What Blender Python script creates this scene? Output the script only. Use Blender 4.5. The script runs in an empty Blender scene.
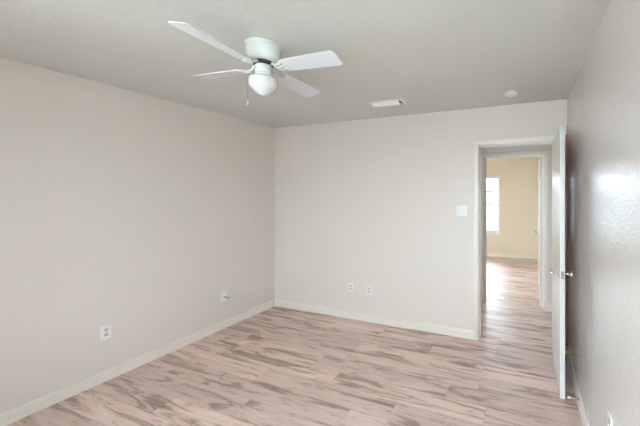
import bpy, bmesh, math, random
from mathutils import Vector, Matrix
S = bpy.context.scene
COL = S.collection
PI = math.pi
random.seed(4)

# ------------------------------------------------------------------ camera
cd = bpy.data.cameras.new('camera')
cam = bpy.data.objects.new('camera', cd); COL.objects.link(cam)
F, PX, HY, YAW, CH = 302.26, 411.64, 194.08, 0.3616, 1.5332
cd.sensor_fit = 'HORIZONTAL'; cd.sensor_width = 36.0
cd.lens = F / 640 * 36.0
cd.shift_x = (320 - PX) / 640
cd.shift_y = (HY - 213) / 640
cd.clip_start = 0.02; cd.clip_end = 300
cam.location = (0, 0, CH)
cam.rotation_euler = (PI / 2, 0, YAW)
S.camera = cam

# ------------------------------------------------------------------ view and world
S.view_settings.view_transform = 'Standard'
S.view_settings.look = 'None'
S.view_settings.gamma = 1
S.view_settings.use_curve_mapping = False
S.view_settings.exposure = 1.40
S.cycles.use_denoising = True
S.cycles.max_bounces = 16
S.cycles.diffuse_bounces = 10
S.cycles.glossy_bounces = 6
S.cycles.transparent_max_bounces = 16
S.cycles.sample_clamp_indirect = 12
SKY = 8.0
w = bpy.data.worlds.new('sky'); S.world = w; w.use_nodes = True
bg = w.node_tree.nodes['Background']
bg.inputs[0].default_value = (0.85, 0.965, 1.10, 1)
bg.inputs[1].default_value = SKY

# ------------------------------------------------------------------ room measures
XL, XR, YB, YR, H = -3.2345, 0.369, 3.2242, -1.10, 2.44
WT = 0.12
OX0, OX1, OH = -0.461, 0.296, 2.045            # doorway out of the room
HY0, HY1 = YB + WT, 4.325                      # hallway
QX0, QX1 = -0.536, 0.218                       # doorway into the far room
FY0, FY1 = HY1 + WT, 7.67                      # far room
HXL, HXR = -2.4, 1.3
FXL, FXR = -3.0, 0.75

def portal(loc, rot, sx, sy):
    l = bpy.data.lights.new('daylight_portal', 'AREA'); l.shape = 'RECTANGLE'
    l.size = sx; l.size_y = sy
    l.cycles.is_portal = True
    o = bpy.data.objects.new('daylight_portal', l); COL.objects.link(o)
    o.location = loc; o.rotation_euler = rot
# window openings: (x0, x1, z0, z1)
REARW = [(-1.70, 0.22, 0.55, 2.05)]
LEFTW = (-0.80, 0.05, 0.55, 2.05)               # in the room's left wall beside the camera, in y
HALLFILL = (3.46, 4.20, 0.70, 2.05)               # unseen window added to light the hallway from its left end, in y
FARW = (-2.05, -0.589, 0.565, 1.974)
SIDEW = (5.4, 6.5, 0.565, 1.974)               # on the far room's left wall, in y
for x0, x1, z0, z1 in REARW:
    portal(((x0 + x1) / 2, YR - 0.14, (z0 + z1) / 2), (PI / 2, 0, PI), x1 - x0, z1 - z0)
portal(((FARW[0] + FARW[1]) / 2, FY1 + 0.14, (FARW[2] + FARW[3]) / 2), (PI / 2, 0, 0), FARW[1] - FARW[0], FARW[3] - FARW[2])
portal((XL - 0.14, (LEFTW[0] + LEFTW[1]) / 2, (LEFTW[2] + LEFTW[3]) / 2), (PI / 2, 0, PI / 2), LEFTW[1] - LEFTW[0], LEFTW[3] - LEFTW[2])
portal((HXL - 0.14, (HALLFILL[0] + HALLFILL[1]) / 2, (HALLFILL[2] + HALLFILL[3]) / 2), (PI / 2, 0, PI / 2), HALLFILL[1] - HALLFILL[0], HALLFILL[3] - HALLFILL[2])
portal((FXL - 0.14, (SIDEW[0] + SIDEW[1]) / 2, (SIDEW[2] + SIDEW[3]) / 2), (PI / 2, 0, PI / 2), SIDEW[1] - SIDEW[0], SIDEW[3] - SIDEW[2])

# ------------------------------------------------------------------ materials
class NT:
    def __init__(s, name):
        s.m = bpy.data.materials.new(name); s.m.use_nodes = True
        s.t = s.m.node_tree; s.b = s.t.nodes['Principled BSDF']
    def n(s, typ, **kw):
        nd = s.t.nodes.new(typ)
        for k, v in kw.items(): setattr(nd, k, v)
        return nd
    def l(s, a, b): s.t.links.new(a, b)
    def math(s, op, a, b=None, c=None):
        nd = s.n('ShaderNodeMath', operation=op)
        for i, v in enumerate((a, b, c)):
            if v is None: continue
            if isinstance(v, (int, float)): nd.inputs[i].default_value = v
            else: s.l(v, nd.inputs[i])
        return nd.outputs[0]
    def mix(s, fac, a, b, mode='MIX'):
        nd = s.n('ShaderNodeMix', data_type='RGBA', blend_type=mode)
        for i, v in ((0, fac), (6, a), (7, b)):
            if isinstance(v, (int, float)): nd.inputs[i].default_value = v
            elif isinstance(v, tuple): nd.inputs[i].default_value = v
            else: s.l(v, nd.inputs[i])
        return nd.outputs[2]

def mat(name, rgb, rough=0.5, metal=0.0, bump=None, spec=0.5, mottle=0.0, coat=0.0):
    k = NT(name)
    k.b.inputs['Base Color'].default_value = (*rgb, 1)
    k.b.inputs['Roughness'].default_value = rough
    k.b.inputs['Metallic'].default_value = metal
    k.b.inputs['Specular IOR Level'].default_value = spec
    if coat: k.b.inputs['Coat Weight'].default_value = coat; k.b.inputs['Coat Roughness'].default_value = 0.15
    tc = k.n('ShaderNodeTexCoord')
    if mottle:
        no = k.n('ShaderNodeTexNoise'); no.inputs['Scale'].default_value = 2.2; no.inputs['Detail'].default_value = 4
        k.l(tc.outputs['Object'], no.inputs['Vector'])
        c = k.mix(no.outputs['Fac'], (*[v * (1 - mottle) for v in rgb], 1), (*[min(1, v * (1 + mottle)) for v in rgb], 1))
        k.l(c, k.b.inputs['Base Color'])
    if bump:
        scale, strength, dist = bump
        no = k.n('ShaderNodeTexNoise'); no.inputs['Scale'].default_value = scale
        no.inputs['Detail'].default_value = 3; no.inputs['Roughness'].default_value = 0.55
        k.l(tc.outputs['Object'], no.inputs['Vector'])
        bp = k.n('ShaderNodeBump'); bp.inputs['Strength'].default_value = strength; bp.inputs['Distance'].default_value = dist
        k.l(no.outputs['Fac'], bp.inputs['Height']); k.l(bp.outputs['Normal'], k.b.inputs['Normal'])
    return k.m

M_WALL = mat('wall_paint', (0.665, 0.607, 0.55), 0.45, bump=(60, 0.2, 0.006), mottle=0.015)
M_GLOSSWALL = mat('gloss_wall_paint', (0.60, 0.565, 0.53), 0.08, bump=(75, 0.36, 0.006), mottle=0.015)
M_CEIL = mat('ceiling_texture', (0.60, 0.595, 0.555), 0.8, bump=(38, 0.15, 0.012), mottle=0.03)
M_HALL = mat('hall_paint', (0.70, 0.65, 0.61), 0.45, bump=(55, 0.25, 0.004))
M_TAN = mat('far_room_paint', (0.66, 0.575, 0.43), 0.5, bump=(55, 0.2, 0.004), mottle=0.02)
M_TRIM = mat('trim_paint', (0.71, 0.66, 0.59), 0.35, bump=(30, 0.05, 0.002))
M_DOORW = mat('door_white_paint', (0.60, 0.595, 0.58), 0.22, bump=(25, 0.05, 0.002))
M_PLAST = mat('white_plastic', (0.74, 0.74, 0.73), 0.3)
M_PLASTG = mat('ivory_plastic', (0.70, 0.69, 0.66), 0.3)
M_SOCK = mat('socket_plastic', (0.50, 0.51, 0.51), 0.35)
M_DARK = mat('dark_slot', (0.03, 0.03, 0.032), 0.5)
M_METAL = mat('satin_nickel', (0.62, 0.60, 0.57), 0.22, metal=1.0)
M_BRASS = mat('old_brass', (0.85, 0.48, 0.20), 0.4, metal=1.0)
M_FANW = mat('fan_white_enamel', (0.72, 0.76, 0.72), 0.25, coat=0.4)
M_BLADE = mat('fan_blade_white', (0.67, 0.69, 0.705), 0.45)
M_OPAL = mat('opal_glass', (0.70, 0.70, 0.71), 0.12, coat=0.6)
M_VENT = mat('register_enamel', (0.74, 0.74, 0.69), 0.35)
M_CABLE = mat('black_cable', (0.02, 0.02, 0.02), 0.4)
M_GROUND = mat('pale_ground', (0.60, 0.60, 0.58), 0.9, bump=(8, 0.4, 0.02))

def wood_brown():
    k = NT('brown_stained_wood')
    tc = k.n('ShaderNodeTexCoord'); mp = k.n('ShaderNodeMapping'); mp.inputs['Scale'].default_value = (30, 30, 1.2)
    k.l(tc.outputs['Object'], mp.inputs['Vector'])
    no = k.n('ShaderNodeTexNoise'); no.inputs['Scale'].default_value = 1.5; no.inputs['Detail'].default_value = 5
    k.l(mp.outputs[0], no.inputs['Vector'])
    k.l(k.mix(no.outputs['Fac'], (0.38, 0.18, 0.12, 1), (0.58, 0.31, 0.21, 1)), k.b.inputs['Base Color'])
    k.b.inputs['Roughness'].default_value = 0.4
    return k.m
M_BROWN = wood_brown()

def glass():
    k = NT('window_glass')
    t = k.n('ShaderNodeBsdfTransparent'); t.inputs[0].default_value = (0.96, 0.98, 0.97, 1)
    g = k.n('ShaderNodeBsdfGlossy'); g.inputs['Roughness'].default_value = 0.02
    fr = k.n('ShaderNodeFresnel'); fr.inputs[0].default_value = 1.25
    mx = k.n('ShaderNodeMixShader')
    k.l(fr.outputs[0], mx.inputs[0]); k.l(t.outputs[0], mx.inputs[1]); k.l(g.outputs[0], mx.inputs[2])
    k.l(mx.outputs[0], k.t.nodes['Material Output'].inputs[0])
    return k.m
M_GLASS = glass()

def floor_mat():
    k = NT('laminate_planks')
    PW, PL = 0.178, 1.22
    tc = k.n('ShaderNodeTexCoord'); sp = k.n('ShaderNodeSeparateXYZ'); k.l(tc.outputs['Object'], sp.inputs[0])
    x, y = sp.outputs[0], sp.outputs[1]
    yr = k.math('DIVIDE', k.math('ADD', y, 20.03), PW)
    row = k.math('FLOOR', yr); fy = k.math('FRACT', yr)
    wn = k.n('ShaderNodeTexWhiteNoise', noise_dimensions='1D'); k.l(row, wn.inputs['W'])
    xr = k.math('ADD', k.math('DIVIDE', k.math('ADD', x, 20.0), PL), k.math('MULTIPLY', wn.outputs['Value'], 7.3))
    colu = k.math('FLOOR', xr); fx = k.math('FRACT', xr)
    cid = k.n('ShaderNodeCombineXYZ'); k.l(colu, cid.inputs[0]); k.l(row, cid.inputs[1])
    w2 = k.n('ShaderNodeTexWhiteNoise', noise_dimensions='2D'); k.l(cid.outputs[0], w2.inputs['Vector'])
    pid = w2.outputs['Value']
    sc = k.n('ShaderNodeSeparateColor'); k.l(w2.outputs['Color'], sc.inputs[0])
    def coords(sx, sy, off):
        c = k.n('ShaderNodeCombineXYZ')
        k.l(k.math('MULTIPLY_ADD', x, sx, k.math('MULTIPLY', pid, 37.0)), c.inputs[0])
        k.l(k.math('MULTIPLY_ADD', y, sy, k.math('MULTIPLY', sc.outputs[0], 23.0)), c.inputs[1])
        k.l(k.math('MULTIPLY_ADD', pid, 11.0, off), c.inputs[2])
        return c.outputs[0]
    def noise(v, scale, detail, rough=0.55, dist=0.0):
        n = k.n('ShaderNodeTexNoise'); n.inputs['Scale'].default_value = scale; n.inputs['Detail'].default_value = detail
        n.inputs['Roughness'].default_value = rough; n.inputs['Distortion'].default_value = dist
        k.l(v, n.inputs['Vector']); return n.outputs['Fac']
    def ramp(f, *stops):
        r = k.n('ShaderNodeValToRGB'); e = r.color_ramp.elements
        while len(e) < len(stops): e.new(0.5)
        for i, (p, c) in enumerate(stops):
            e[i].position = p; e[i].color = (*c, 1) if isinstance(c, tuple) else (c, c, c, 1)
        k.l(f, r.inputs[0]); return r.outputs[0]
    big = noise(coords(1.3, 10.0, 0.0), 1.3, 6, 0.62, 0.9)       # cathedral figure
    fine = noise(coords(2.5, 60.0, 3.0), 1.6, 4, 0.6)           # grain
    mid = noise(coords(3.0, 22.0, 6.0), 1.5, 5, 0.65, 1.2)
    base = ramp(big, (0.28, (0.23, 0.155, 0.12)), (0.41, (0.44, 0.31, 0.25)), (0.48, (0.71, 0.525, 0.455)), (0.74, (0.83, 0.66, 0.59)))
    c = k.mix(0.32, base, ramp(fine, (0.28, 0.25), (0.5, 0.5), (0.72, 0.75)), 'OVERLAY')
    dark = ramp(mid, (0.30, 1.0), (0.41, 0.0))                   # dark ragged streaks
    c = k.mix(k.math('MULTIPLY', dark, 0.65), c, (0.14, 0.105, 0.09, 1))
    pale = ramp(mid, (0.60, 0.0), (0.70, 1.0))
    c = k.mix(k.math('MULTIPLY', pale, 0.35), c, (0.80, 0.72, 0.66, 1))
    tint = k.mix(sc.outputs[1], (0.80, 0.79, 0.78, 1), (1.07, 1.05, 1.03, 1))
    c = k.mix(0.85, c, tint, 'MULTIPLY')
    # seams
    ey = k.math('MINIMUM', fy, k.math('SUBTRACT', 1.0, fy)); ex = k.math('MINIMUM', fx, k.math('SUBTRACT', 1.0, fx))
    sy = k.math('LESS_THAN', ey, 0.009); sx = k.math('LESS_THAN', ex, 0.0011)
    seam = k.math('MAXIMUM', sy, sx)
    c = k.mix(k.math('MULTIPLY', seam, 0.35), c, (0.12, 0.09, 0.075, 1))
    k.l(c, k.b.inputs['Base Color'])
    k.l(k.math('MULTIPLY_ADD', fine, 0.12, 0.36), k.b.inputs['Roughness'])
    k.b.inputs['Specular IOR Level'].default_value = 1.0
    bp = k.n('ShaderNodeBump'); bp.inputs['Strength'].default_value = 0.12; bp.inputs['Distance'].default_value = 0.002
    k.l(k.math('SUBTRACT', k.math('ADD', fine, k.math('MULTIPLY', mid, 0.6)), seam), bp.inputs['Height'])
    k.l(bp.outputs['Normal'], k.b.inputs['Normal'])
    return k.m
M_FLOOR = floor_mat()

# ------------------------------------------------------------------ mesh helpers
class MB:
    def __init__(s): s.bm = bmesh.new()
    def box(s, x0, x1, y0, y1, z0, z1, mi=0):
        v = [s.bm.verts.new((x, y, z)) for x in (x0, x1) for y in (y0, y1) for z in (z0, z1)]
        for q in ((0, 1, 3, 2), (4, 6, 7, 5), (0, 4, 5, 1), (2, 3, 7, 6), (0, 2, 6, 4), (1, 5, 7, 3)):
            f = s.bm.faces.new([v[i] for i in q]); f.material_index = mi
        return s
    def bevbox(s, x0, x1, y0, y1, z0, z1, r, seg=2, mi=0):
        t = bmesh.new(); m = MB.__new__(MB); m.bm = t; m.box(x0, x1, y0, y1, z0, z1, mi)
        bmesh.ops.bevel(t, geom=t.edges[:], offset=r, segments=seg, affect='EDGES', profile=0.5)
        s.merge(t); return s
    def merge(s, t, M=None):
        me = bpy.data.meshes.new('tmp'); t.to_mesh(me); t.free()
        if M is not None: me.transform(M)
        s.bm.from_mesh(me); bpy.data.meshes.remove(me)
    def lathe(s, prof, o=(0, 0, 0), axis='Z', n=48):
        """prof: list of (radius, height); axis: direction of the height"""
        o = Vector(o)
        A = {'Z': (Vector((1, 0, 0)), Vector((0, 1, 0)), Vector((0, 0, 1))),
             'X': (Vector((0, 1, 0)), Vector((0, 0, 1)), Vector((1, 0, 0))),
             '-X': (Vector((0, 0, 1)), Vector((0, 1, 0)), Vector((-1, 0, 0))),
             'Y': (Vector((0, 0, 1)), Vector((1, 0, 0)), Vector((0, 1, 0))),
             '-Y': (Vector((1, 0, 0)), Vector((0, 0, 1)), Vector((0, -1, 0)))}[axis]
        rings = []
        for r, h in prof:
            if r < 1e-6: rings.append([s.bm.verts.new(o + A[2] * h)])
            else: rings.append([s.bm.verts.new(o + A[2] * h + (A[0] * math.cos(a) + A[1] * math.sin(a)) * r) for a in [2 * PI * i / n for i in range(n)]])
        for p, q in zip(rings, rings[1:]):
            for i in range(n):
                j = (i + 1) % n
                vs = []
                for v in (p[i % len(p)], p[j % len(p)], q[j % len(q)], q[i % len(q)]):
                    if v not in vs: vs.append(v)
                if len(vs) >= 3: s.bm.faces.new(vs)
        for rg in (rings[0], rings[-1]):
            if len(rg) > 2: s.bm.faces.new(rg)
        return s
    def tube(s, pts, r, n=8):
        pts = [Vector(p) for p in pts]; rings = []; prev = None
        for i, p in enumerate(pts):
            d = (pts[min(i + 1, len(pts) - 1)] - pts[max(i - 1, 0)]).normalized()
            u = prev if prev is not None else d.orthogonal()
            u = (u - d * u.dot(d)).normalized(); prev = u; v = d.cross(u)
            rr = r[i] if isinstance(r, (list, tuple)) else r
            rings.append([s.bm.verts.new(p + (u * math.cos(a) + v * math.sin(a)) * rr) for a in [2 * PI * k / n for k in range(n)]])
        for a, b in zip(rings, rings[1:]):
            for k in range(n): s.bm.faces.new((a[k], a[(k + 1) % n], b[(k + 1) % n], b[k]))
        s.bm.faces.new(rings[0]); s.bm.faces.new(rings[-1]); return s
    def prism(s, poly, fn, d0, d1, mi=0):
        """poly: 2-D outline; fn(a, b, d) -> point; swept from d0 to d1"""
        A = [s.bm.verts.new(fn(a, b, d0)) for a, b in poly]; B = [s.bm.verts.new(fn(a, b, d1)) for a, b in poly]
        n = len(poly)
        for i in range(n): s.bm.faces.new((A[i], A[(i + 1) % n], B[(i + 1) % n], B[i])).material_index = mi
        s.bm.faces.new(A).material_index = mi; s.bm.faces.new(B).material_index = mi; return s
    def build(s, name, mats, parent=None, smooth=False, at=None):
        bmesh.ops.recalc_face_normals(s.bm, faces=s.bm.faces[:])
        me = bpy.data.meshes.new(name); s.bm.to_mesh(me); s.bm.free()
        for m in (mats if isinstance(mats, (list, tuple)) else [mats]): me.materials.append(m)
        if smooth:
            me.polygons.foreach_set('use_smooth', [True] * len(me.polygons))
            me.set_sharp_from_angle(angle=math.radians(35))
        o = bpy.data.objects.new(name, me); COL.objects.link(o)
        if parent: o.parent = parent
        if at: o.location = at
        return o

def thing(name, label, cat, loc=(0, 0, 0), rz=0.0, group=None):
    o = bpy.data.objects.new(name, None); COL.objects.link(o); o.empty_display_size = 0.05
    o.location = loc; o.rotation_euler = (0, 0, rz)
    o['label'] = label; o['category'] = cat
    if group: o['group'] = group
    return o
def struct(o, label=None, cat=None):
    o['kind'] = 'structure'
    if label: o['label'] = label
    if cat: o['category'] = cat
    return o
def copy_tree(o, parent=None):
    c = o.copy(); COL.objects.link(c)
    if parent: c.parent = parent
    for ch in list(o.children): copy_tree(ch, c)
    return c

# ------------------------------------------------------------------ shell
struct(MB().box(-4.2, 2.4, -1.4, FY1 + 0.14, -0.10, 0).build('floor', M_FLOOR), 'laminate plank floor in pinkish grey brown wood grain', 'floor')
struct(MB().box(-4.2, 2.4, -1.4, FY1 + 0.14, H, H + 0.10).build('ceiling', M_CEIL), 'flat off-white ceiling with stippled texture', 'ceiling')
struct(MB().box(-80, 80, -80, 80, -0.40, -0.30).build('ground', M_GROUND), 'pale ground outside the house', 'ground')

M_OUT = mat('backdrop_grey', (0.26, 0.27, 0.285), 0.9, bump=(12, 0.3, 0.01))
struct(MB().box(-7, 5, FY1 + 4.2, FY1 + 4.4, -0.3, 1.95).build('wall_backdrop', M_OUT), 'grey wall added outside to dim the view through the far window', 'wall')  # added backdrop: dims the far window's view, leaves sky for the floor reflection

def holed(axis, a0, a1, t0, t1, holes):
    """a wall along an axis between a0 and a1, thickness t0..t1, with holes (a, b, z0, z1)"""
    m = MB()
    def bx(p, q, z0, z1):
        if q - p < 1e-4 or z1 - z0 < 1e-4: return
        if axis == 'X': m.box(p, q, t0, t1, z0, z1)
        else: m.box(t0, t1, p, q, z0, z1)
    c = a0
    for p, q, z0, z1 in sorted(holes):
        bx(c, p, 0, H); bx(p, q, 0, z0); bx(p, q, z1, H); c = q
    bx(c, a1, 0, H)
    return m
struct(holed('Y', YR - WT, YB, XL - WT, XL, [LEFTW]).build('wall_left', M_WALL), 'long plain beige-white wall left of the room', 'wall')
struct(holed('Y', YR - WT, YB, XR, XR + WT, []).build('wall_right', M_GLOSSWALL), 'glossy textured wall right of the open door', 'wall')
struct(holed('X', XL - WT, HXR, YB, HY0, [(OX0 - 0.02, OX1 + 0.02, 0, OH + 0.02)]).build('wall_back', M_WALL), 'back wall with the doorway and light switches', 'wall')
struct(holed('X', XL, XR, YR - WT, YR, REARW).build('wall_rear', M_WALL), 'wall behind the camera with a window', 'wall')
struct(holed('X', HXL - WT, HXR + WT, HY1, FY0, [(QX0 - 0.02, QX1 + 0.02, 0, OH + 0.02)]).build('wall_hall', [M_HALL]), 'hallway wall around the second doorway', 'wall')
struct(holed('Y', HY0, HY1, HXL - WT, HXL, [HALLFILL]).build('wall_hall_left', M_HALL), 'left end wall of the hallway', 'wall')
struct(holed('Y', HY0, HY1, HXR, HXR + WT, []).build('wall_hall_right', M_HALL), 'right end wall of the hallway', 'wall')
struct(holed('X', FXL - WT, FXR + WT, FY1, FY1 + WT, [FARW]).build('wall_far', M_TAN), 'tan yellow wall of the far room with the window', 'wall')
struct(holed('Y', FY0, FY1, FXL - WT, FXL, [SIDEW]).build('wall_far_left', M_TAN), 'left wall of the far room', 'wall')
struct(holed('Y', FY0, FY1, FXR, FXR + WT, []).build('wall_far_right', M_TAN), 'right wall of the far room', 'wall')

# baseboards: board with an eased top and a small shoe at the floor
BP = [(0, 0), (0.017, 0), (0.017, 0.012), (0.0135, 0.020), (0.0125, 0.070), (0.009, 0.080), (0.004, 0.088), (0, 0.090)]
def base_x(m, x0, x1, y, s): m.prism(BP, lambda a, b, d: (d, y + s * a, b), x0, x1)      # s: +1 towards +y
def base_y(m, y0, y1, x, s): m.prism(BP, lambda a, b, d: (x + s * a, d, b), y0, y1)
CW = 0.057                                                                                  # casing width
m = MB(); base_y(m, YR, YB, XL, 1); struct(m.build('baseboard_left', M_TRIM), 'cream baseboard along the left wall', 'baseboard')
m = MB(); base_y(m, YR, YB - 0.017, XR, -1); struct(m.build('baseboard_right', M_TRIM), 'cream baseboard along the right wall', 'baseboard')
m = MB(); base_x(m, XL + 0.017, OX0 - CW, YB, -1); struct(m.build('baseboard_back', M_TRIM), 'cream baseboard along the back wall', 'baseboard')
m = MB(); base_x(m, XL + 0.017, XR - 0.017, YR, 1); struct(m.build('baseboard_rear', M_TRIM), 'cream baseboard behind the camera', 'baseboard')
m = MB(); base_x(m, HXL, QX0 - CW, HY1, -1); base_x(m, QX1 + CW, HXR, HY1, -1)
struct(m.build('baseboard_hall', M_TRIM), 'cream baseboard on the hallway wall', 'baseboard')
m = MB(); base_x(m, FXL, FXR, FY1, -1); struct(m.build('baseboard_far', M_TRIM), 'cream baseboard under the far room window', 'baseboard')

def doorway(x0, x1, y0, y1, h, stop_y, sides, brown=False):
    """jambs, stops and casings round an opening"""
    m = MB()
    m.box(x0 - 0.02, x0, y0, y1, 0, h); m.box(x1, x1 + 0.02, y0, y1, 0, h); m.box(x0 - 0.02, x1 + 0.02, y0, y1, h, h + 0.02)
    m.box(x0, x0 + 0.011, stop_y, stop_y + 0.035, 0, h); m.box(x1 - 0.011, x1, stop_y, stop_y + 0.035, 0, h)
    m.box(x0 + 0.011, x1 - 0.011, stop_y, stop_y + 0.035, h - 0.011, h)
    for y, s in sides:
        P = [(0.004, 0), (0.004, 0.010), (0.012, 0.015), (CW - 0.012, 0.017), (CW, 0.013), (CW, 0)]
        m.prism(P, lambda a, b, d: (x0 - a, y + s * b, d), 0, h + 0.004)
        if brown and s < 0: m.box(x1 + 0.012, XR, y - 0.016, y, 0, h + CW, 1)      # stained board filling the strip to the corner
        else: m.prism(P, lambda a, b, d: (x1 + a, y + s * b, d), 0, h + 0.004)
        m.prism(P, lambda a, b, d: (d, y + s * b, h + a), x0 - CW, x1 + (0.012 if brown and s < 0 else CW))
    return m
t1 = struct(doorway(OX0, OX1, YB, HY0, OH, YB + 0.045, [(YB, -1), (HY0, 1)], True).build('trim_1', [M_TRIM, M_BROWN]), 'cream casing and jambs of the doorway in the back wall', 'door frame')
MB().bevbox(OX0 - 0.001, OX0 + 0.0015, YB + 0.012, YB + 0.034, 0.895, 0.955, 0.0007).build('strike_plate', M_METAL, t1)
t2 = struct(doorway(QX0, QX1, HY1, FY0, OH, FY0 - 0.08, [(HY1, -1), (FY0, 1)]).build('trim_2', M_TRIM), 'cream casing of the second doorway across the hall', 'door frame')

# ------------------------------------------------------------------ windows
def window(n, width, z0, z1, loc, rz, label):
    """local: x along the wall from 0 to width, y = 0 at the room face of the wall, y > 0 outwards"""
    r = bpy.data.objects.new('window_%d' % n, None); COL.objects.link(r); r.location = loc; r.rotation_euler = (0, 0, rz)
    struct(r, label, 'window')
    m = MB()
    for a, b in ((0, 0.025), (width - 0.025, width)): m.box(a, b, 0, WT, z0, z1)
    m.box(0.025, width - 0.025, 0, WT, z0, z0 + 0.025); m.box(0.025, width - 0.025, 0, WT, z1 - 0.025, z1)
    m.build('window_frame', M_TRIM, r)
    MB().bevbox(-0.02, width + 0.02, -0.022, 0.0, z0 - 0.028, z0 + 0.004, 0.004).build('window_sill', M_TRIM, r)
    zm = (z0 + z1) / 2
    for k, (a, b, y) in enumerate(((z0 + 0.025, zm + 0.02, 0.045), (zm - 0.02, z1 - 0.025, 0.075))):
        m = MB(); x0, x1 = 0.025, width - 0.025
        m.box(x0, x0 + 0.035, y, y + 0.028, a, b); m.box(x1 - 0.035, x1, y, y + 0.028, a, b)
        m.box(x0 + 0.035, x1 - 0.035, y, y + 0.028, a, a + 0.04); m.box(x0 + 0.035, x1 - 0.035, y, y + 0.028, b - 0.04, b)
        c = (a + b) / 2
        m.box(x0 + 0.035, x1 - 0.035, y + 0.004, y + 0.024, c - 0.022, c + 0.022)
        s = m.build('sash', M_TRIM, r)
        MB().box(x0 + 0.035, x1 - 0.035, y + 0.012, y + 0.016, a + 0.04, b - 0.04).build('pane', M_GLASS, s)
    return r
window(1, FARW[1] - FARW[0], FARW[2], FARW[3], (FARW[0], FY1, 0), 0, 'bright white sash window in the tan far room')
x0, x1, z0, z1 = REARW[0]
window(2, x1 - x0, z0, z1, (x1, YR, 0), PI, 'sash window in the wall behind the camera')
window(3, LEFTW[1] - LEFTW[0], LEFTW[2], LEFTW[3], (XL, LEFTW[0], 0), PI / 2, 'sash window in the left wall beside the camera')
window(4, SIDEW[1] - SIDEW[0], SIDEW[2], SIDEW[3], (FXL, SIDEW[0], 0), PI / 2, 'sash window in the left wall of the far room')

window(5, HALLFILL[1] - HALLFILL[0], HALLFILL[2], HALLFILL[3], (HXL, HALLFILL[0], 0), PI / 2, 'unseen sash window added at the left end to light the hallway')

# ------------------------------------------------------------------ doors
def knob(parent, y, z, x, axis, mt):
    k = MB().lathe([(0, 0), (0.010, 0), (0.010, 0.030), (0.015, 0.033), (0.024, 0.040), (0.0265, 0.048), (0.0265, 0.056), (0.023, 0.062), (0.015, 0.0655), (0, 0.066)], (x, y, z), axis, 32).build('knob', mt, parent, True)
    MB().lathe([(0, 0), (0.032, 0), (0.032, 0.003), (0.027, 0.007), (0.014, 0.010), (0, 0.010)], (x, y, z), axis, 32).build('rosette', mt, k, True)
    return k
def door(n, name_label, hx, hy, width, sgn, mats):
    """slab standing open at a right angle: x from hx-0.035 to hx, from hy to hy + sgn*width"""
    r = bpy.data.objects.new('door_%d' % n, None); COL.objects.link(r); r.location = (hx, hy, 0)
    struct(r, name_label, 'door')
    t = 0.035; y0, y1 = sorted((sgn * 0.004, sgn * width))
    m = MB(); m.bevbox(-t, 0, y0, y1, 0.012, 2.033, 0.0015, 1)
    for f in m.bm.faces:
        f.material_index = 1 if f.normal.x > 0.9 else 0
    m.bm.normal_update()
    for f in m.bm.faces: f.material_index = 1 if f.normal.x > 0.9 else 0
    m.build('door_slab', mats, r)
    yk = sgn * (width - 0.062)
    knob(r, yk, 0.93, -t, '-X', M_METAL); knob(r, yk, 0.93, 0, 'X', M_METAL)
    e = sgn * width
    lp = MB().bevbox(-t + 0.005, -0.005, min(e, e + sgn * 0.0015), max(e, e + sgn * 0.0015), 0.902, 0.958, 0.0006, 1).build('latch_plate', M_METAL, r)
    MB().bevbox(-t + 0.011, -0.011, min(e, e + sgn * 0.010), max(e, e + sgn * 0.010), 0.921, 0.939, 0.002).build('latch_bolt', M_METAL, lp)
    for z in (0.22, 1.02, 1.83):
        MB().lathe([(0, 0), (0.0055, 0), (0.0055, 0.089), (0, 0.089)], (0.004, -sgn * 0.003, z - 0.045), 'Z', 12).build('hinge', M_METAL, r, True)
    return r
door(1, 'white door standing open against the right wall', 0.271, YB - 0.004, 0.725, -1, [M_DOORW, M_DOORW])
door(2, 'white door standing open inside the far room', QX1 - 0.002, FY0 + 0.004, 0.74, 1, [M_DOORW, M_DOORW])

# ------------------------------------------------------------------ ceiling fan
FX, FY = -1.502, 1.409
fan = thing('ceiling_fan', 'white four-blade ceiling fan with a glass globe light', 'ceiling fan', (FX, FY, H))
MB().lathe([(0, 0), (0.1035, 0), (0.1055, -0.003), (0.1055, -0.014), (0.103, -0.018), (0.099, -0.019), (0.099, -0.022), (0.0985, -0.040),
            (0.095, -0.062), (0.086, -0.080), (0.073, -0.093), (0.060, -0.100), (0, -0.102)], n=64).build('motor_housing', M_FANW, fan, True)
MB().lathe([(0, -0.103), (0.058, -0.103), (0.060, -0.107), (0.060, -0.116), (0.054, -0.120), (0, -0.120)], n=48).build('flywheel', M_DARK, fan, True)
MB().lathe([(0, -0.121), (0.044, -0.121), (0.047, -0.124), (0.047, -0.172), (0.050, -0.176), (0.054, -0.180), (0.054, -0.196), (0, -0.196)], n=48).build('switch_housing', M_FANW, fan, True)
MB().lathe([(0, -0.194), (0.050, -0.194), (0.058, -0.195), (0.074, -0.199), (0.081, -0.206), (0.0835, -0.216), (0.0835, -0.236), (0.082, -0.246), (0.076, -0.257),
            (0.062, -0.271), (0.046, -0.285), (0.033, -0.296), (0.024, -0.302), (0.014, -0.305), (0, -0.306)], n=64).build('lamp_shade', M_OPAL, fan, True)
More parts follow.
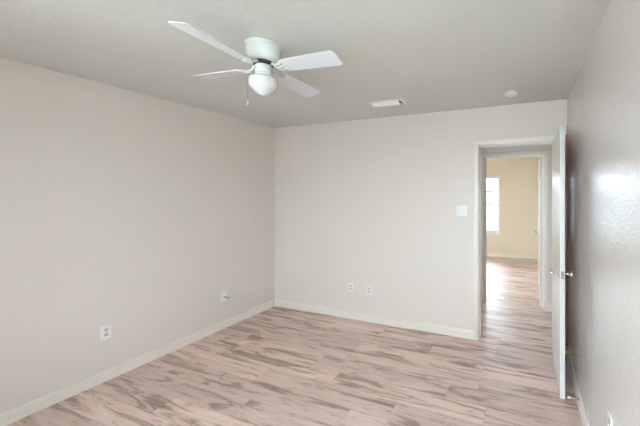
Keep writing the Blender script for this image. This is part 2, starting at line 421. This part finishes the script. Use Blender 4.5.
# blades
PHI = -1.4988
def blade_mesh():
    out = []
    r0, r1, w0, w1 = 0.126, 0.518, 0.050, 0.066
    def corner(cx, cy, r, a0, a1, n=5): return [(cx + r * math.cos(a0 + (a1 - a0) * i / n), cy + r * math.sin(a0 + (a1 - a0) * i / n)) for i in range(n + 1)]
    cr = 0.022
    out += corner(r1 - cr, w1 - cr, cr, PI / 2, 0)
    out += corner(r1 - cr, -w1 + cr, cr, 0, -PI / 2)
    out += corner(r0 + 0.03, -w0 + 0.03, 0.03, -PI / 2, -PI)
    out += corner(r0 + 0.03, w0 - 0.03, 0.03, PI, PI / 2)
    m = MB(); m.prism(out, lambda a, b, d: (a, b, d), -0.003, 0.003)
    bmesh.ops.bevel(m.bm, geom=[e for e in m.bm.edges if abs(e.verts[0].co.z - e.verts[1].co.z) < 1e-6], offset=0.0012, segments=2, affect='EDGES')
    return m
PIT = math.radians(-12)
for k in range(4):
    a = PHI + k * PI / 2
    T = Matrix.Rotation(a, 4, 'Z') @ Matrix.Translation((0, 0, -0.138)) @ Matrix.Rotation(PIT, 4, 'X')
    m = blade_mesh(); b = m.build('fan_blade', M_BLADE, fan); b.matrix_local = T
    # iron: stem from the flywheel, then a forked scroll plate under the blade
    m = MB()
    m.tube([(0.050, 0, 0.026), (0.066, 0, 0.022), (0.084, 0, 0.006), (0.102, 0, -0.006), (0.138, 0, -0.0085)], [0.009, 0.0075, 0.007, 0.007, 0.006], 10)
    for s in (-1, 1):
        m.tube([(0.084, 0, 0.005), (0.098, s * 0.014, -0.003), (0.114, s * 0.028, -0.0075), (0.134, s * 0.031, -0.0070), (0.156, s * 0.026, -0.0060)], [0.005, 0.0045, 0.0045, 0.005, 0.004], 8)
        m.lathe([(0, -0.0095), (0.009, -0.0095), (0.011, -0.0045), (0, -0.0035)], (0.150, s * 0.028, 0), 'Z', 16)
    m.lathe([(0, -0.0105), (0.010, -0.0105), (0.012, -0.0045), (0, -0.0035)], (0.140, 0, 0), 'Z', 16)
    ir = m.build('blade_iron', M_FANW, fan, True); ir.matrix_local = T
    for px, py in ((0.140, 0), (0.150, 0.028), (0.150, -0.028)):
        s = MB().lathe([(0, 0), (0.0045, 0), (0.0035, -0.003), (0, -0.0035)], (px, py, -0.0106 if py == 0 else -0.0096), 'Z', 10).build('screw', M_METAL, ir, True)
# pull chain: out of the switch housing, over the shade's shoulder, hanging clear
cdir = Vector((-0.935, -0.354, 0)) * 0.745 + Vector((0.354, -0.935, 0)) * 0.667
cdir.normalize()
def cp(r, z): return cdir * r + Vector((0, 0, z))
m = MB(); m.tube([cp(0.046, -0.160), cp(0.062, -0.166), cp(0.080, -0.188), cp(0.0865, -0.210), cp(0.0875, -0.240), cp(0.0875, -0.350)], 0.0013, 6)
ch = m.build('pull_chain', M_METAL, fan, True)
tp = cp(0.0875, -0.350)
MB().lathe([(0, 0), (0.003, 0), (0.0045, -0.010), (0.006, -0.022), (0.005, -0.028), (0, -0.030)], tp, 'Z', 12).build('chain_pull', M_PLAST, ch, True)

# ------------------------------------------------------------------ ceiling register
vent = thing('ceiling_vent', 'white louvred air register on the ceiling near the back wall', 'vent', (-1.285, 2.73, H))
L2, W2 = 0.178, 0.080
m = MB()
def ring(m, a, b, c, d, z0, z1):
    m.box(-a, a, -b, -d, z0, z1); m.box(-a, a, d, b, z0, z1); m.box(-a, -c, -d, d, z0, z1); m.box(c, a, -d, d, z0, z1)
ring(m, L2, W2, L2 - 0.026, W2 - 0.026, -0.005, 0)
m.build('frame', M_VENT, vent)
MB().box(-L2 + 0.026, L2 - 0.026, -W2 + 0.026, W2 - 0.026, -0.003, 0).build('duct_shade', M_DARK, vent)  # flat dark plate, the shade inside the duct put into its colour
for i in range(3):
    yc = -0.034 + i * 0.034; f = 1 if i == 0 else -1                # two-way register: front louver throws to the room, the others back
    P = [(yc + f * (-0.014 + 0.028 * (1 - math.cos(t))), -0.004 - (0.030 if i == 0 else 0.020) * math.sin(t)) for t in [PI / 2 * j / 6 for j in range(7)]]
    Q = [(a + 0.0015, b + 0.0015) for a, b in P][::-1]
    MB().prism(P + Q, lambda a, b, d: (d, a, b), -L2 + 0.030, L2 - 0.040).build('louver', M_VENT, vent, True)

# ------------------------------------------------------------------ smoke detector
det = thing('smoke_detector', 'small round white smoke detector on the ceiling above the doorway', 'smoke detector', (-0.124, 2.825, H))
MB().lathe([(0, 0), (0.045, 0), (0.045, -0.012), (0, -0.012)], n=40).build('base', M_PLASTG, det, True)
MB().lathe([(0, -0.012), (0.054, -0.012), (0.056, -0.015), (0.055, -0.024), (0.048, -0.030), (0.030, -0.033), (0, -0.034)], n=40).build('cover', M_PLAST, det, True)

# ------------------------------------------------------------------ wall plates
# local frame: plate in x-z, facing -y, wall surface at y = 0
def plate(parent, w_, h_, mt):
    m = MB(); m.bevbox(-w_ / 2, w_ / 2, -0.006, 0.0, -h_ / 2, h_ / 2, 0.003, 3)
    return m.build('cover_plate', mt, parent, True)
def screw(parent, x, z):
    MB().lathe([(0, 0), (0.0035, 0), (0.003, 0.001), (0, 0.0012)], (x, -0.006, z), '-Y', 12).build('screw', M_METAL, parent, True)
def outlet(label, loc, rz, group=None, mt=M_PLAST):
    t = thing('wall_outlet', label, 'outlet', loc, rz, group)
    plate(t, 0.072, 0.117, mt); screw(t, 0, 0)
    for z in (0.0195, -0.0195):
        m = MB()
        P = [(0.0145 * math.cos(a), max(-0.0125, min(0.0125, 0.0165 * math.sin(a)))) for a in [2 * PI * i / 24 for i in range(24)]]
        m.prism(P, lambda a, b, d: (a, d, z + b), -0.0075, -0.006)
        s = m.build('socket', M_SOCK, t, True)
        m = MB()
        m.box(-0.0075, -0.0050, -0.0080, -0.0075, z - 0.002, z + 0.007); m.box(0.0050, 0.0075, -0.0080, -0.0075, z - 0.001, z + 0.006)
        m.lathe([(0, 0), (0.0028, 0), (0.0028, 0.0005), (0, 0.0005)], (0, -0.0075, z - 0.0075), '-Y', 12)
        m.build('slot', M_DARK, s)
    return t
RL = PI / 2        # facing +x (left wall)
outlet('white outlet low on the left wall, nearest the camera', (XL, 1.436, 0.397), RL)
outlet('white outlet on the back wall, left one of the pair', (-2.020, YB, 0.384), 0)
outlet('white outlet on the back wall, right one of the pair', (-1.763, YB, 0.376), 0, mt=M_PLASTG)
outlet('white outlet low on the right wall at the bottom edge', (XR, 1.640, 0.455), -PI / 2)
cb = thing('cable_plate', 'white wall plate with a black cable stub on left wall', 'wall plate', (XL, 2.47, 0.361), RL)
plate(cb, 0.073, 0.117, M_PLAST)
for z in (0.042, -0.042): screw(cb, 0, z)
MB().lathe([(0, 0), (0.0055, 0), (0.0055, 0.012), (0, 0.012)], (0, -0.006, 0), '-Y', 12).build('coax_jack', M_METAL, cb, True)
MB().tube([(0, -0.012, 0), (0.002, -0.030, -0.002), (0.012, -0.045, -0.008), (0.026, -0.050, -0.016)], 0.0042, 10).build('cable', M_CABLE, cb, True)

sw = thing('light_switch', 'white double light switch plate beside the doorway', 'light switch', (-0.643, YB, 1.35), 0)
plate(sw, 0.116, 0.117, M_PLAST)
for x in (-0.023, 0.023):
    MB().box(x - 0.006, x + 0.006, -0.0068, -0.006, -0.013, 0.013).build('toggle_slot', M_SOCK, sw)
    m = MB(); m.bevbox(-0.0045, 0.0045, -0.015, 0, -0.005, 0.005, 0.001, 1)
    tg = m.build('toggle', M_PLAST, sw); tg.matrix_local = Matrix.Translation((x, -0.0065, 0)) @ Matrix.Rotation(math.radians(25), 4, 'X')
    for z in (0.030, -0.030): screw(sw, x, z)

# ------------------------------------------------------------------ door stops
st = thing('door_stop', 'white-tipped spring door stop on the right baseboard by the open door', 'door stop', (XR - 0.0125, 2.453, 0.062))
MB().lathe([(0, 0), (0.011, 0), (0.011, 0.003), (0.006, 0.007), (0, 0.007)], (0, 0, 0), '-X', 16).build('mount', M_METAL, st, True)
pts = [(-0.006 - 0.052 * i / 140, 0.0052 * math.cos(2 * PI * i / 10), 0.0052 * math.sin(2 * PI * i / 10)) for i in range(141)]
MB().tube(pts, 0.0011, 6).build('spring', M_METAL, st, True)
MB().lathe([(0, 0.056), (0.0075, 0.056), (0.0085, 0.062), (0.0085, 0.072), (0.006, 0.077), (0, 0.078)], (0, 0, 0), '-X', 16).build('rubber_tip', M_PLAST, st, True)
bs = thing('door_stop', 'brass rigid door stop low in the corner behind the open door', 'door stop', (XR, 3.03, 0.119))
MB().lathe([(0, 0), (0.026, 0), (0.026, 0.004), (0.018, 0.009), (0.013, 0.016), (0.012, 0.036), (0.017, 0.039), (0.020, 0.046), (0.017, 0.055), (0, 0.058)], (0, 0, 0), '-X', 20).build('stem', M_BRASS, bs, True)
